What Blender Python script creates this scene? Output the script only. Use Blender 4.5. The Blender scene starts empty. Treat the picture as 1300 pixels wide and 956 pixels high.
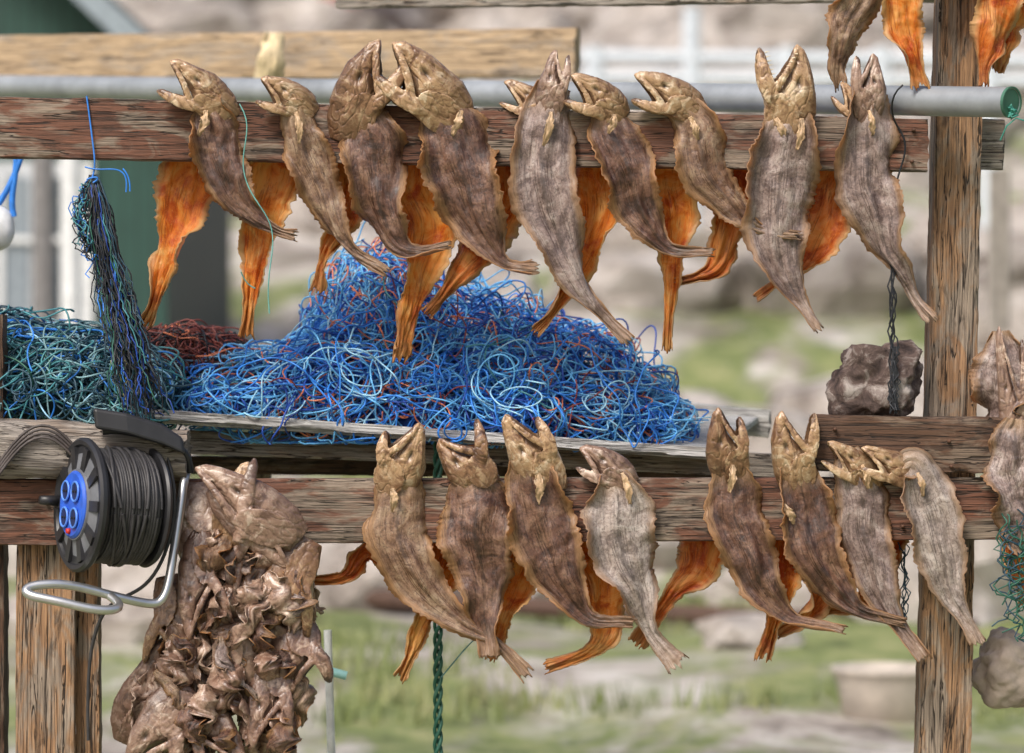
import bpy, bmesh, math, random
import numpy as np
from mathutils import Vector, Matrix, noise

random.seed(7)
S=0.002; D=8.0; CZ=1.5
def W(px,py,y=0.0):
    k=(D+y)/D*S
    return Vector(((px-650)*k, y, CZ+(478-py)*k))
scene=bpy.context.scene
col=scene.collection

# ------------------------------------------------------------ materials
def newmat(name):
    m=bpy.data.materials.new(name); m.use_nodes=True
    nt=m.node_tree
    return m,nt,nt.nodes['Principled BSDF']
def N(nt,t,**k):
    n=nt.nodes.new(t)
    for a,b in k.items():
        setattr(n,a,b)
    return n
def ramp(nt,src,stops,interp='LINEAR'):
    r=nt.nodes.new('ShaderNodeValToRGB'); cr=r.color_ramp; cr.interpolation=interp
    while len(cr.elements)<len(stops): cr.elements.new(0.5)
    for e,(p,c) in zip(cr.elements,stops):
        e.position=p; e.color=(c[0],c[1],c[2],1) if not isinstance(c,(int,float)) else (c,c,c,1)
    nt.links.new(src,r.inputs[0]); return r.outputs[0]
def mix(nt,f,a,b,mode='MIX'):
    n=nt.nodes.new('ShaderNodeMix'); n.data_type='RGBA'; n.blend_type=mode
    for idx,val in ((0,f),(6,a),(7,b)):
        if hasattr(val,'is_linked'): nt.links.new(val,n.inputs[idx])
        elif isinstance(val,(int,float)): 
            n.inputs[idx].default_value = val if idx==0 else (val,val,val,1)
        else: n.inputs[idx].default_value=(val[0],val[1],val[2],1)
    return n.outputs[2]
def mapn(nt,src,scale,loc=(0,0,0)):
    m=nt.nodes.new('ShaderNodeMapping'); m.inputs['Scale'].default_value=scale; m.inputs['Location'].default_value=loc
    nt.links.new(src,m.inputs[0]); return m.outputs[0]
def noi(nt,vec,scale,detail=4,rough=.55,dist=0):
    n=nt.nodes.new('ShaderNodeTexNoise'); n.inputs['Scale'].default_value=scale
    n.inputs['Detail'].default_value=detail; n.inputs['Roughness'].default_value=rough; n.inputs['Distortion'].default_value=dist
    if vec is not None: nt.links.new(vec,n.inputs['Vector'])
    return n.outputs['Fac']
def mth(nt,op,a,b=0.0):
    n=nt.nodes.new('ShaderNodeMath'); n.operation=op
    for i,v in enumerate((a,b)):
        if hasattr(v,'is_linked'): nt.links.new(v,n.inputs[i])
        else: n.inputs[i].default_value=v
    return n.outputs[0]
def bump(nt,h,dist,strength=1.0,prev=None):
    b=nt.nodes.new('ShaderNodeBump'); b.inputs['Distance'].default_value=dist; b.inputs['Strength'].default_value=strength
    nt.links.new(h,b.inputs['Height'])
    if prev is not None: nt.links.new(prev,b.inputs['Normal'])
    return b.outputs[0]

def wood(name,c1,c2,grey,greyamt=.5,dark=(.02,.012,.008),cracks=1.0):
    m,nt,p=newmat(name)
    tc=N(nt,'ShaderNodeTexCoord'); oi=N(nt,'ShaderNodeObjectInfo')
    off=N(nt,'ShaderNodeVectorMath',operation='ADD')
    nt.links.new(tc.outputs['Object'],off.inputs[0])
    cb=N(nt,'ShaderNodeCombineXYZ'); nt.links.new(mth(nt,'MULTIPLY',oi.outputs['Random'],50.0),cb.inputs[0]); nt.links.new(mth(nt,'MULTIPLY',oi.outputs['Random'],9.0),cb.inputs[2])
    nt.links.new(cb.outputs[0],off.inputs[1]); v=off.outputs[0]
    fib=noi(nt,mapn(nt,v,(2.2,60,60)),2.0,6,.65,.6)
    fib2=noi(nt,mapn(nt,v,(5,160,160)),2.0,3,.6)
    patch=noi(nt,mapn(nt,v,(2.0,7,7)),2.2,5,.65,.8)
    c=ramp(nt,fib,[(.3,c2),(.52,c1),(.7,[x*1.25 for x in c1])])
    gr=ramp(nt,fib,[(.3,[x*.45 for x in grey]),(.6,grey)])
    pf=ramp(nt,patch,[(.66-greyamt*.42,0.0),(.74-greyamt*.38,1.0)])
    c=mix(nt,pf,c,gr)
    st=noi(nt,mapn(nt,v,(3,14,14),(7,3,1)),2.0,5,.7,.5)
    stf=ramp(nt,st,[(.56,0.0),(.68,.7)])
    c=mix(nt,stf,c,dark)
    cr=noi(nt,mapn(nt,v,(1.3,38,38),(3,1,8)),1.6,3,.5,.9)
    crf=ramp(nt,cr,[(.478,0.0),(.497,cracks),(.503,cracks),(.522,0.0)])
    c=mix(nt,crf,c,dark)
    c=mix(nt,ramp(nt,fib2,[(.35,.5),(.6,0.0)]),c,(dark[0]*2,dark[1]*2,dark[2]*2))
    nt.links.new(c,p.inputs['Base Color']); p.inputs['Roughness'].default_value=.75
    h=mth(nt,'SUBTRACT',mth(nt,'ADD',fib,mth(nt,'MULTIPLY',fib2,.5)),mth(nt,'MULTIPLY',crf,1.2))
    nt.links.new(bump(nt,h,.004,.9),p.inputs['Normal'])
    return m

def plain(name,c,rough=.6,metal=0,var=.25,scale=20,bumpd=0.0):
    m,nt,p=newmat(name)
    tc=N(nt,'ShaderNodeTexCoord'); n=noi(nt,tc.outputs['Object'],scale,5,.6)
    cc=ramp(nt,n,[(.3,[x*(1-var) for x in c]),(.7,[min(1,x*(1+var)) for x in c])])
    nt.links.new(cc,p.inputs['Base Color']); p.inputs['Roughness'].default_value=rough; p.inputs['Metallic'].default_value=metal
    if bumpd: nt.links.new(bump(nt,n,bumpd),p.inputs['Normal'])
    return m

def rope_mat(name,c,var=.4,rough=.5):
    m,nt,p=newmat(name)
    tc=N(nt,'ShaderNodeTexCoord')
    n=noi(nt,tc.outputs['Object'],14,4,.7)
    cc=ramp(nt,n,[(.32,[x*(1-var) for x in c]),(.55,c),(.72,[min(1,x*1.25+.04) for x in c])])
    nt.links.new(cc,p.inputs['Base Color']); p.inputs['Roughness'].default_value=rough
    return m

def skin_mat(name,cd,cm,cl,edge=(.58,.34,.16)):
    m,nt,p=newmat(name)
    tc=N(nt,'ShaderNodeTexCoord'); uv=tc.outputs['UV']; ob=tc.outputs['Object']
    sx=N(nt,'ShaderNodeSeparateXYZ'); nt.links.new(uv,sx.inputs[0])
    s=mth(nt,'ABSOLUTE',mth(nt,'SUBTRACT',sx.outputs[1],.5))
    big=noi(nt,ob,14,6,.7,1.2); fine=noi(nt,ob,150,4,.75,.3); lon=noi(nt,mapn(nt,uv,(2.6,8,1)),1.6,7,.7,1.8)
    c=ramp(nt,big,[(.38,cd),(.5,cm),(.62,cl)])
    c=mix(nt,ramp(nt,lon,[(.36,.75),(.48,0.0)]),c,[x*.5 for x in cd])
    c=mix(nt,ramp(nt,lon,[(.58,0.0),(.74,.35)]),c,cl)
    c=mix(nt,ramp(nt,fine,[(.53,0.0),(.70,.35)]),c,[min(1,x*1.25+.02) for x in cl])
    c=mix(nt,ramp(nt,fine,[(.36,.65),(.48,0.0)]),c,[x*.4 for x in cd])
    ll=mth(nt,'ADD',s,mth(nt,'MULTIPLY',mth(nt,'SUBTRACT',big,.5),.2))
    c=mix(nt,ramp(nt,ll,[(.0,.6),(.015,.5),(.03,0.0)]),c,[x*.4 for x in cd])
    c=mix(nt,ramp(nt,mth(nt,'ADD',s,mth(nt,'MULTIPLY',mth(nt,'SUBTRACT',lon,.5),.3)),[(.37,0.0),(.49,.92)]),c,edge)
    c=mix(nt,ramp(nt,sx.outputs[0],[(.80,0.0),(1,.6)]),c,(.40,.25,.14))
    c=mix(nt,ramp(nt,sx.outputs[0],[(.02,.75),(.14,0.0)]),c,(.40,.25,.13))
    nt.links.new(c,p.inputs['Base Color'])
    nt.links.new(ramp(nt,lon,[(.35,.22),(.65,.42)]),p.inputs['Roughness']); p.inputs['Specular IOR Level'].default_value=.7
    p.inputs['Coat Weight'].default_value=.25; p.inputs['Coat Roughness'].default_value=.3
    h=mth(nt,'ADD',mth(nt,'MULTIPLY',lon,1.6),mth(nt,'ADD',mth(nt,'MULTIPLY',fine,.45),mth(nt,'MULTIPLY',big,1.2)))
    nt.links.new(bump(nt,h,.0035,.85),p.inputs['Normal'])
    tr=N(nt,'ShaderNodeBsdfTranslucent'); nt.links.new(mix(nt,.5,c,(.9,.42,.15)),tr.inputs[0])
    ms=N(nt,'ShaderNodeMixShader'); nt.links.new(ramp(nt,s,[(.3,0.0),(.5,.5)]),ms.inputs[0])
    nt.links.new(p.outputs[0],ms.inputs[1]); nt.links.new(tr.outputs[0],ms.inputs[2])
    nt.links.new(ms.outputs[0],nt.nodes['Material Output'].inputs[0])
    return m
def flesh_mat(name,co,cr,cy):
    m,nt,p=newmat(name)
    tc=N(nt,'ShaderNodeTexCoord'); uv=tc.outputs['UV']; ob=tc.outputs['Object']
    sx=N(nt,'ShaderNodeSeparateXYZ'); nt.links.new(uv,sx.inputs[0])
    s=mth(nt,'ABSOLUTE',mth(nt,'SUBTRACT',sx.outputs[1],.5))
    big=noi(nt,ob,11,5,.65,1.2); fine=noi(nt,ob,140,4,.7); lon=noi(nt,mapn(nt,uv,(2.2,6,1)),1.6,6,.68,1.8)
    c=ramp(nt,big,[(.36,cr),(.48,co),(.64,cy)])
    c=mix(nt,ramp(nt,lon,[(.34,.8),(.48,0.0)]),c,[x*.65 for x in cr])
    c=mix(nt,ramp(nt,lon,[(.58,0.0),(.7,.45)]),c,cy)
    c=mix(nt,ramp(nt,fine,[(.54,0.0),(.7,.35)]),c,cy)
    c=mix(nt,ramp(nt,mth(nt,'ADD',s,mth(nt,'MULTIPLY',mth(nt,'SUBTRACT',lon,.5),.2)),[(.37,0.0),(.48,.85)]),c,(.70,.46,.22))
    c=mix(nt,ramp(nt,sx.outputs[0],[(.78,0.0),(1,.6)]),c,(.48,.26,.11))
    nt.links.new(c,p.inputs['Base Color']); p.inputs['Roughness'].default_value=.26
    h=mth(nt,'ADD',mth(nt,'MULTIPLY',lon,1.8),mth(nt,'MULTIPLY',fine,.4))
    bn=bump(nt,h,.0035,.8); nt.links.new(bn,p.inputs['Normal'])
    tr=N(nt,'ShaderNodeBsdfTranslucent'); nt.links.new(c,tr.inputs[0])
    ms=N(nt,'ShaderNodeMixShader'); ms.inputs[0].default_value=.36
    nt.links.new(p.outputs[0],ms.inputs[1]); nt.links.new(tr.outputs[0],ms.inputs[2])
    nt.links.new(ms.outputs[0],nt.nodes['Material Output'].inputs[0])
    return m
def head_mat(name,ca,cb,cc):
    m,nt,p=newmat(name)
    tc=N(nt,'ShaderNodeTexCoord'); ob=tc.outputs['Object']; ge=N(nt,'ShaderNodeNewGeometry')
    at=N(nt,'ShaderNodeAttribute',attribute_name='shade')
    sp=N(nt,'ShaderNodeSeparateColor'); nt.links.new(at.outputs['Color'],sp.inputs[0])
    big=noi(nt,ob,17,5,.65,1.6); fine=noi(nt,ob,150,4,.75,.4); mid=noi(nt,mapn(nt,ob,(1,1,1),(4,2,9)),36,4,.6,1.0)
    c=ramp(nt,big,[(.36,cb),(.46,ca),(.54,ca),(.62,cc)])
    c=mix(nt,ramp(nt,mid,[(.36,.7),(.47,0.0)]),c,[x*.9 for x in cb])
    c=mix(nt,ramp(nt,mid,[(.56,0.0),(.68,.5)]),c,cc)
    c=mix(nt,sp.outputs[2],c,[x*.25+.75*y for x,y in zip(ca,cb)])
    c=mix(nt,ramp(nt,fine,[(.34,.4),(.46,0.0)]),c,[x*.7 for x in cb])
    c=mix(nt,ramp(nt,fine,[(.58,0.0),(.72,.3)]),c,[min(1,x*1.1) for x in cc])
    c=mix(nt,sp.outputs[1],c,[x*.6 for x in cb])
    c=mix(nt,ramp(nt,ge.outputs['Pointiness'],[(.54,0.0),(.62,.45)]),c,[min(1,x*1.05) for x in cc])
    c=mix(nt,ramp(nt,ge.outputs['Pointiness'],[(.40,.8),(.48,0.0)]),c,[x*.45 for x in cb])  # crevice shade put into the colour: concave spots go dark brown
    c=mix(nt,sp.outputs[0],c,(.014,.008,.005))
    nt.links.new(c,p.inputs['Base Color']); p.inputs['Roughness'].default_value=.30; p.inputs['Specular IOR Level'].default_value=.65
    p.inputs['Coat Weight'].default_value=.2; p.inputs['Coat Roughness'].default_value=.3
    nt.links.new(bump(nt,mth(nt,'ADD',mth(nt,'MULTIPLY',fine,.35),mth(nt,'ADD',mth(nt,'MULTIPLY',mid,.5),mth(nt,'MULTIPLY',big,1.2))),.003,.7),p.inputs['Normal'])
    return m

SK_D=skin_mat('skin_dark_brown',(.055,.021,.012),(.140,.060,.036),(.27,.150,.095))
SK_M=skin_mat('skin_mid_brown',(.125,.058,.032),(.26,.145,.083),(.41,.285,.185))
SK_G=skin_mat('skin_grey_purple',(.13,.082,.070),(.28,.195,.17),(.45,.36,.32),(.52,.33,.18))
SK_P=skin_mat('skin_pale',(.20,.15,.13),(.40,.32,.28),(.58,.50,.45),(.54,.38,.25))
FL_O=flesh_mat('flesh_orange',(.86,.28,.035),(.62,.10,.012),(.94,.52,.15))
FL_R=flesh_mat('flesh_red_orange',(.76,.20,.026),(.48,.065,.010),(.88,.42,.12))
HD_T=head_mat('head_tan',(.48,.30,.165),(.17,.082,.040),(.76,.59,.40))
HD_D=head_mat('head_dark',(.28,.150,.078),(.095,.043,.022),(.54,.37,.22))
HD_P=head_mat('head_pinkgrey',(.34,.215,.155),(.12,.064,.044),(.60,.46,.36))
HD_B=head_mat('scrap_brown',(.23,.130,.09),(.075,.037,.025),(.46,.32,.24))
FIN=plain('fin_membrane',(.50,.34,.20),.4,0,.4,60,.001)
TOOTH=plain('tooth_bone',(.72,.62,.45),.4)

WD_BEAM=wood('wood_beam_red',(.19,.078,.045),(.070,.030,.018),(.34,.265,.20),.46)
WD_GREY=wood('wood_weathered_grey',(.36,.28,.21),(.17,.12,.085),(.44,.39,.33),.6)
WD_POST=wood('wood_post',(.40,.23,.12),(.20,.10,.05),(.42,.33,.25),.45)
WD_DARK=wood('wood_dark',(.12,.060,.033),(.05,.025,.015),(.24,.17,.12),.35)
WD_LIGHT=wood('wood_light_plank',(.58,.42,.26),(.44,.30,.17),(.58,.46,.34),.35,cracks=.3)
WD_LOG=wood('wood_log',(.30,.24,.19),(.13,.095,.07),(.42,.37,.32),.6)
WD_TRAY=wood('wood_tray_white',(.60,.58,.55),(.42,.39,.36),(.76,.75,.73),.6,cracks=.5)
GALV=plain('galvanised_steel',(.36,.385,.41),.5,.4,.25,7,.0004)
STEEL=plain('steel_tube',(.62,.62,.62),.28,.85,.15,12)
GREENP=plain('green_paint',(.05,.15,.10),.5)

# ------------------------------------------------------------ builders
def obj(name,me,mats=(),parent=None,smooth=True):
    o=bpy.data.objects.new(name,me); col.objects.link(o)
    for m in (mats if isinstance(mats,(list,tuple)) else [mats]): me.materials.append(m)
    if smooth:
        me.polygons.foreach_set('use_smooth',[True]*len(me.polygons))
    if parent: o.parent=parent
    return o
def empty(name,loc=(0,0,0)):
    e=bpy.data.objects.new(name,None); e.empty_display_size=.1; e.location=loc; col.objects.link(e); return e
def mesh_from(name,verts,faces):
    me=bpy.data.meshes.new(name); me.from_pydata([tuple(v) for v in verts],[],faces); me.update(); return me

def fn(x,y=0.,z=0.): return noise.noise(Vector((x,y,z)))

def plank(name,p0,p1,H,T,mat,parent=None,rough=.0022,seed=None,round_=.22,H1=None,seg=.018,bend=0.0):
    seed=random.random()*100 if seed is None else seed
    d=p1-p0; L=d.length; n=max(4,int(L/seg)); H1=H if H1 is None else H1
    x=d.normalized()
    yv=Vector((0,1,0)); 
    z=x.cross(yv).normalized(); yv=z.cross(x).normalized()
    prof=[]
    q=7
    r=round_*.5
    for (sx_,sz) in [((-1,-1),(1,-1)),((1,-1),(1,1)),((1,1),(-1,1)),((-1,1),(-1,-1))]:
        for i in range(q):
            t=i/q; a=sx_[0]+(sz[0]-sx_[0])*t; b=sx_[1]+(sz[1]-sx_[1])*t
            prof.append((a*.5,b*.5))
    pr2=[]
    for a,b in prof:
        k=1-r*.35*max(0,(abs(a)*2)**6*(abs(b)*2)**6)
        pr2.append((a*k,b*k))
    verts=[];faces=[];m=len(pr2)
    for i in range(n+1):
        t=i/n
        h=H+(H1-H)*t
        bo=bend*math.sin(math.pi*t)
        for j,(a,b) in enumerate(pr2):
            X=t*L; Y=a*T; Z=b*h+bo
            e=(abs(a)*2)**4*(abs(b)*2)**4
            k=fn(X*5+seed,Y*30,Z*30)*rough*1.2+fn(X*28+seed,Y*60,Z*60)*rough*(.6+2.0*e)
            chip=max(0,fn(X*9+seed,j*.01,seed)-.25)*e*.03
            lx=0
            if i in(0,n): lx=fn(a*6+seed,b*6,i)*.012+fn(a*20+seed,b*20,i)*.006
            sc=1-chip/max(h*.5,.01)
            verts.append(Vector((X+lx,Y*sc+k*(1 if a>0 else -1),Z*sc+k*(1 if b>0 else -1)*.7)))
    for i in range(n):
        for j in range(m):
            faces.append((i*m+j,i*m+(j+1)%m,(i+1)*m+(j+1)%m,(i+1)*m+j))
    faces.append(tuple(range(m))[::-1]); faces.append(tuple(range(n*m,n*m+m)))
    me=mesh_from(name,verts,faces)
    o=obj(name,me,mat)
    o.data.set_sharp_from_angle(angle=math.radians(50))
    M=Matrix((( x.x,yv.x,z.x,p0.x),(x.y,yv.y,z.y,p0.y),(x.z,yv.z,z.z,p0.z),(0,0,0,1)))
    o.matrix_world=M
    if parent: o.parent=parent
    bm=bmesh.new(); bm.from_mesh(me); bmesh.ops.recalc_face_normals(bm,faces=bm.faces); bm.to_mesh(me); bm.free()
    return o

def log(name,p0,p1,r0,r1,mat,parent=None,seed=3,gnarl=.12,nseg=60,nr=28,closed=True):
    d=p1-p0; L=d.length; x=d.normalized(); y=Vector((0,1,0)); 
    if abs(x.dot(y))>.9: y=Vector((1,0,0))
    z=x.cross(y).normalized(); y=z.cross(x).normalized()
    verts=[];faces=[]
    for i in range(nseg+1):
        t=i/nseg
        for j in range(nr):
            a=2*math.pi*j/nr
            r=(r0+(r1-r0)*t)*(1+gnarl*(fn(t*L*5+seed,math.cos(a)*1.2,math.sin(a)*1.2)+.4*fn(t*L*18+seed,math.cos(a)*4,math.sin(a)*4)))
            ex=0
            if i in (0,nseg): ex=fn(math.cos(a)*2+seed,math.sin(a)*2,i)*gnarl*.12
            verts.append((t*L+ex,math.cos(a)*r,math.sin(a)*r))
    for i in range(nseg):
        for j in range(nr):
            faces.append((i*nr+j,i*nr+(j+1)%nr,(i+1)*nr+(j+1)%nr,(i+1)*nr+j))
    if closed: faces.append(tuple(range(nr))[::-1]); faces.append(tuple(range(nseg*nr,nseg*nr+nr)))
    me=mesh_from(name,verts,faces); o=obj(name,me,mat); me.set_sharp_from_angle(angle=math.radians(60))
    bm=bmesh.new(); bm.from_mesh(me); bmesh.ops.recalc_face_normals(bm,faces=bm.faces); bm.to_mesh(me); bm.free()
    o.matrix_world=Matrix((( x.x,y.x,z.x,p0.x),(x.y,y.y,z.y,p0.y),(x.z,y.z,z.z,p0.z),(0,0,0,1)))
    if parent: o.parent=parent
    return o

def curves(name,lines,radius,mat,parent=None,res=1,cyclic=False,kind='POLY'):
    cu=bpy.data.curves.new(name,'CURVE'); cu.dimensions='3D'; cu.bevel_depth=radius; cu.bevel_resolution=res; cu.use_fill_caps=True
    cu.resolution_u=4
    for ln in lines:
        sp=cu.splines.new(kind); sp.points.add(len(ln)-1)
        arr=[]
        for p in ln: arr+= [p[0],p[1],p[2],1.0]
        sp.points.foreach_set('co',arr)
        if kind=='NURBS': sp.order_u=4; sp.use_endpoint_u=True
        sp.use_cyclic_u=cyclic; sp.use_smooth=True
    cu.materials.append(mat)
    o=bpy.data.objects.new(name,cu); col.objects.link(o)
    if parent: o.parent=parent
    return o

def catmull(pts,n):
    P=np.array(pts,float); k=len(P)
    ext=np.vstack([2*P[0]-P[1],P,2*P[-1]-P[-2]])
    seg=np.linalg.norm(np.diff(P[:,:2],axis=0),axis=1); cum=np.concatenate([[0],np.cumsum(seg)])/seg.sum()
    out=[]
    for i in range(n+1):
        t=i/n; j=min(k-2,int(np.searchsorted(cum,t,side='right')-1)); u=(t-cum[j])/(cum[j+1]-cum[j])
        a,b,c,d=ext[j],ext[j+1],ext[j+2],ext[j+3]
        out.append(.5*((2*b)+(-a+c)*u+(2*a-5*b+4*c-d)*u*u+(-a+3*b-3*c+d)*u**3))
    return np.array(out)

def flap(name,pts,mat,parent,seed,bulge=.22,thick=.003,rag=.10,wr=.004,n=90,m=20,fold=0.0,curlk=1.0,twist=0.0,tw0=.4,fringe=0.0):
    C=catmull([p if len(p)==4 else (*p,0) for p in pts],n)
    pos=[W(c[0],c[1],c[3]) for c in C]; wid=[max(4,c[2])*S for c in C]
    verts=[];uvs=[]
    for i in range(n+1):
        a=pos[max(0,i-1)];b=pos[min(n,i+1)]; t=(b-a); t.y=0; t.normalize()
        nr=Vector((t.z,0,-t.x))
        u=i/n
        tw=twist*min(1,max(0,(u-tw0)*4))*(fn(u*2.6+seed*1.7,seed)*2.2+.35*math.sin(seed*5))
        ct,stt=math.cos(tw),math.sin(tw)
        widk=1+.10*fn(u*6+seed,7.7)
        cx=nr*(wid[i]*.10*fn(u*5+seed*2,3.3)*min(1,u*4))
        fr=[0,0]
        if fringe:
            for q,sd_ in ((0,-1),(1,1)):
                fr[q]=fringe*(.35+.65*abs(fn(u*60+seed,sd_*2.2,seed))*2)*max(0,min(1,(u-.12)*8))*max(0,min(1,(.80-u)*6))
        for j in range(m+1):
            s=j/m*2-1
            side=1 if s>0 else -1
            e=1+rag*(fn(u*9+seed,side*3.1,seed)*1.3+fn(u*24+seed,side*4.1,seed)*.9+.7*fn(u*70+seed,side*5.1,seed))*min(1,abs(s)**3)
            w=wid[i]*.5*widk
            d1=s*w*e
            if abs(s)>.98: d1+=side*fr[0 if side<0 else 1]
            bl=-bulge*wid[i]*(1-s*s)
            bl+=-fold*wid[i]*math.exp(-((s-.15*math.sin(u*5+seed))/.18)**2)
            bl+=wr*(fn(u*4+seed,s*2.6,1.3)*1.8+fn(u*7+seed,s*6,2.7)*1.1+.5*fn(u*22+seed,s*12,4.7))
            curl=abs(s)**4*wid[i]*.36*curlk*(fn(u*5+seed,side*7.7)*1.7+.1)
            bl+=-curl; d1=d1*(1-.12*abs(curl)/(wid[i]*.28+1e-6))
            off=nr*(d1*ct-bl*stt)+Vector((0,bl*ct+d1*stt,0))+cx
            end=Vector((0,0,0))
            if i>n*.9:
                f=(i-n*.9)/(n*.1)
                end=t*(f*(fn(s*4+seed,seed)*.022+fn(s*14,seed)*.014)*min(1,wid[i]/.04))
                off.y+=.0022*f*math.sin(s*17+seed)
            verts.append(pos[i]+off+end); uvs.append((u,j/m))
    faces=[]
    for i in range(n):
        for j in range(m):
            q=i*(m+1)+j; faces.append((q,q+1,q+m+2,q+m+1))
    me=mesh_from(name,verts,faces)
    uvl=me.uv_layers.new(name='UVMap')
    vi=np.zeros(len(me.loops),int); me.loops.foreach_get('vertex_index',vi)
    uvl.data.foreach_set('uv',np.array(uvs)[vi].ravel())
    o=obj(name,me,mat,parent)
    sm=o.modifiers.new('s','SOLIDIFY'); sm.thickness=thick; sm.offset=0
    return o

def chain(bm,pts,rad,e2=Vector((0,-1,0)),k=12):
    rings=[]
    n=len(pts)
    for i,p in enumerate(pts):
        a=pts[max(0,i-1)];b=pts[min(n-1,i+1)]; t=(b-a).normalized()
        e1=t.cross(e2).normalized(); f2=e1.cross(t).normalized()
        r1,r2=rad[i] if isinstance(rad[i],tuple) else (rad[i],rad[i])
        rings.append([bm.verts.new(p+e1*(math.cos(2*math.pi*q/k)*r1)+f2*(math.sin(2*math.pi*q/k)*r2)) for q in range(k)])
    for i in range(n-1):
        for q in range(k):
            bm.faces.new((rings[i][q],rings[i][(q+1)%k],rings[i+1][(q+1)%k],rings[i+1][q]))
    bm.faces.new(rings[0][::-1]); bm.faces.new(rings[-1])
def ellip(bm,c,ax):
    r=bmesh.ops.create_icosphere(bm,subdivisions=3,radius=1.0)
    M=Matrix([[ax[0].x,ax[1].x,ax[2].x],[ax[0].y,ax[1].y,ax[2].y],[ax[0].z,ax[1].z,ax[2].z]])
    for v in r['verts']: v.co=c+M@v.co

pending=[]
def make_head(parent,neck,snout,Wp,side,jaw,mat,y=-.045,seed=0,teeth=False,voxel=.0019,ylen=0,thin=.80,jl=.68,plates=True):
    """dried fish head: flat wedge skull, hollow eye socket, gaping jaws, gill cover plate"""
    y2=y+ylen
    Nk=W(*neck,y); Sn=W(*snout,y2); L=(Sn-Nk).length; u=(Sn-Nk).normalized()
    cam=Vector((0,-1,0)); v=Vector((-u.z,0,u.x)).normalized()*side
    w=(cam-u*cam.dot(u)).normalized(); Wd=Wp*S*thin
    rr=random.Random(int(seed*100)); j1=lambda s=.03: rr.uniform(-s,s)
    def pt(t,a,b): return Nk+u*(t*L)+v*(a*Wd)+w*(b*Wd)
    bm=bmesh.new()
    chain(bm,[pt(-.40,.02,-.10),pt(-.15,-.02,-.04),pt(.12,-.08,.0),pt(.36,-.14+j1(),.02),pt(.60,-.17+j1(),.02),pt(.80,-.16,.0),pt(.94,-.13,0),pt(1.01,-.10,0)],
          [(.26*Wd,.07*Wd),(.40*Wd,.14*Wd),(.41*Wd,.19*Wd),(.33*Wd,.20*Wd),(.22*Wd,.17*Wd),(.14*Wd,.14*Wd),(.10*Wd,.11*Wd),(.04*Wd,.06*Wd)],w,16)
    chain(bm,[pt(.0,-.37,.04),pt(.2,-.38,.10),pt(.38,-.36,.14),pt(.58,-.30,.14),pt(.77,-.24,.11),pt(.92,-.18,.06)],[.02*Wd,.03*Wd,.035*Wd,.04*Wd,.03*Wd,.02*Wd],w,8)
    for sg in (1,-1):
        chain(bm,[pt(.24,.34,.16*sg),pt(.40,.24,.21*sg),pt(.60,.10,.21*sg),pt(.80,.0,.16*sg),pt(.96,-.06,.08*sg),pt(1.03,-.09,.0)],[(.04*Wd,.035*Wd),(.075*Wd,.04*Wd),(.07*Wd,.04*Wd),(.06*Wd,.04*Wd),(.05*Wd,.045*Wd),.035*Wd],w,10)
    ca,sa=math.cos(jaw),math.sin(jaw)
    hinge=(.20,.26)
    def jp(f,b,o=0): 
        return pt(hinge[0],hinge[1],0)+u*(f*jl*L*ca-o*Wd*sa)+v*(f*jl*L*sa+o*Wd*ca)+w*(b*Wd)
    for sg in (1,-1):
        chain(bm,[jp(-.18,.16*sg),jp(.1,.22*sg,.02),jp(.4,.22*sg,.04),jp(.7,.18*sg,.03),jp(.92,.10*sg),jp(1.02,.0)],[(.07*Wd,.04*Wd),(.13*Wd,.045*Wd),(.135*Wd,.045*Wd),(.11*Wd,.045*Wd),(.08*Wd,.05*Wd),(.04*Wd,.04*Wd)],w,12)
    chain(bm,[jp(-.25,0,.06),jp(.1,0,.09),jp(.5,0,.09),jp(.85,0,.04)],[(.12*Wd,.18*Wd),(.06*Wd,.21*Wd),(.045*Wd,.19*Wd),(.04*Wd,.11*Wd)],w)
    for sg in (1,-1):
        a1=(u*.95+v*(.12+j1(.08))).normalized(); a3=(w*sg+v*.16-u*.20).normalized(); a2=a3.cross(a1).normalized(); a1=a2.cross(a3).normalized()
        ellip(bm,pt(-.02,.10,.17*sg),(a1*.38*L,a2*.30*Wd,a3*.03*Wd))
    chain(bm,[pt(-.35,.04,-.05),pt(-.05,.12,-.02),pt(.22,.20,0)],[(.2*Wd,.08*Wd),(.25*Wd,.12*Wd),(.16*Wd,.15*Wd)],w)
    me=bpy.data.meshes.new('head'); bm.to_mesh(me); bm.free()
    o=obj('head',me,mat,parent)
    md=o.modifiers.new('r','REMESH'); md.mode='VOXEL'; md.voxel_size=voxel
    sm=o.modifiers.new('sm','SMOOTH'); sm.factor=.5; sm.iterations=5
    soc=[(pt(.48,-.14,.20),.050*Wd,.06*Wd,u,1.9)]
    pending.append((o,soc,u,v,w,Wd,seed,np.array(Nk),L,jaw))
    if teeth:
        bm=bmesh.new()
        def cone(p,d,l,r):
            M=Matrix.Translation(p+d*l*.4)@d.to_track_quat('Z','Y').to_matrix().to_4x4()
            bmesh.ops.create_cone(bm,cap_ends=True,segments=6,radius1=r,radius2=.0003,depth=l,matrix=M)
        for i in range(9):
            f=.25+i*.085
            cone(jp(f,.2*(1-f*.6),-.08),(-v*ca+u*sa).normalized(),.012,.0022)
        for i in range(8):
            f=.5+i*.06
            cone(pt(f,.24-.36*(f-.4)/.6,.20),v,.010,.002)
        me=bpy.data.meshes.new('teeth'); bm.to_mesh(me); bm.free(); obj('teeth',me,TOOTH,parent,False)

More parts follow.
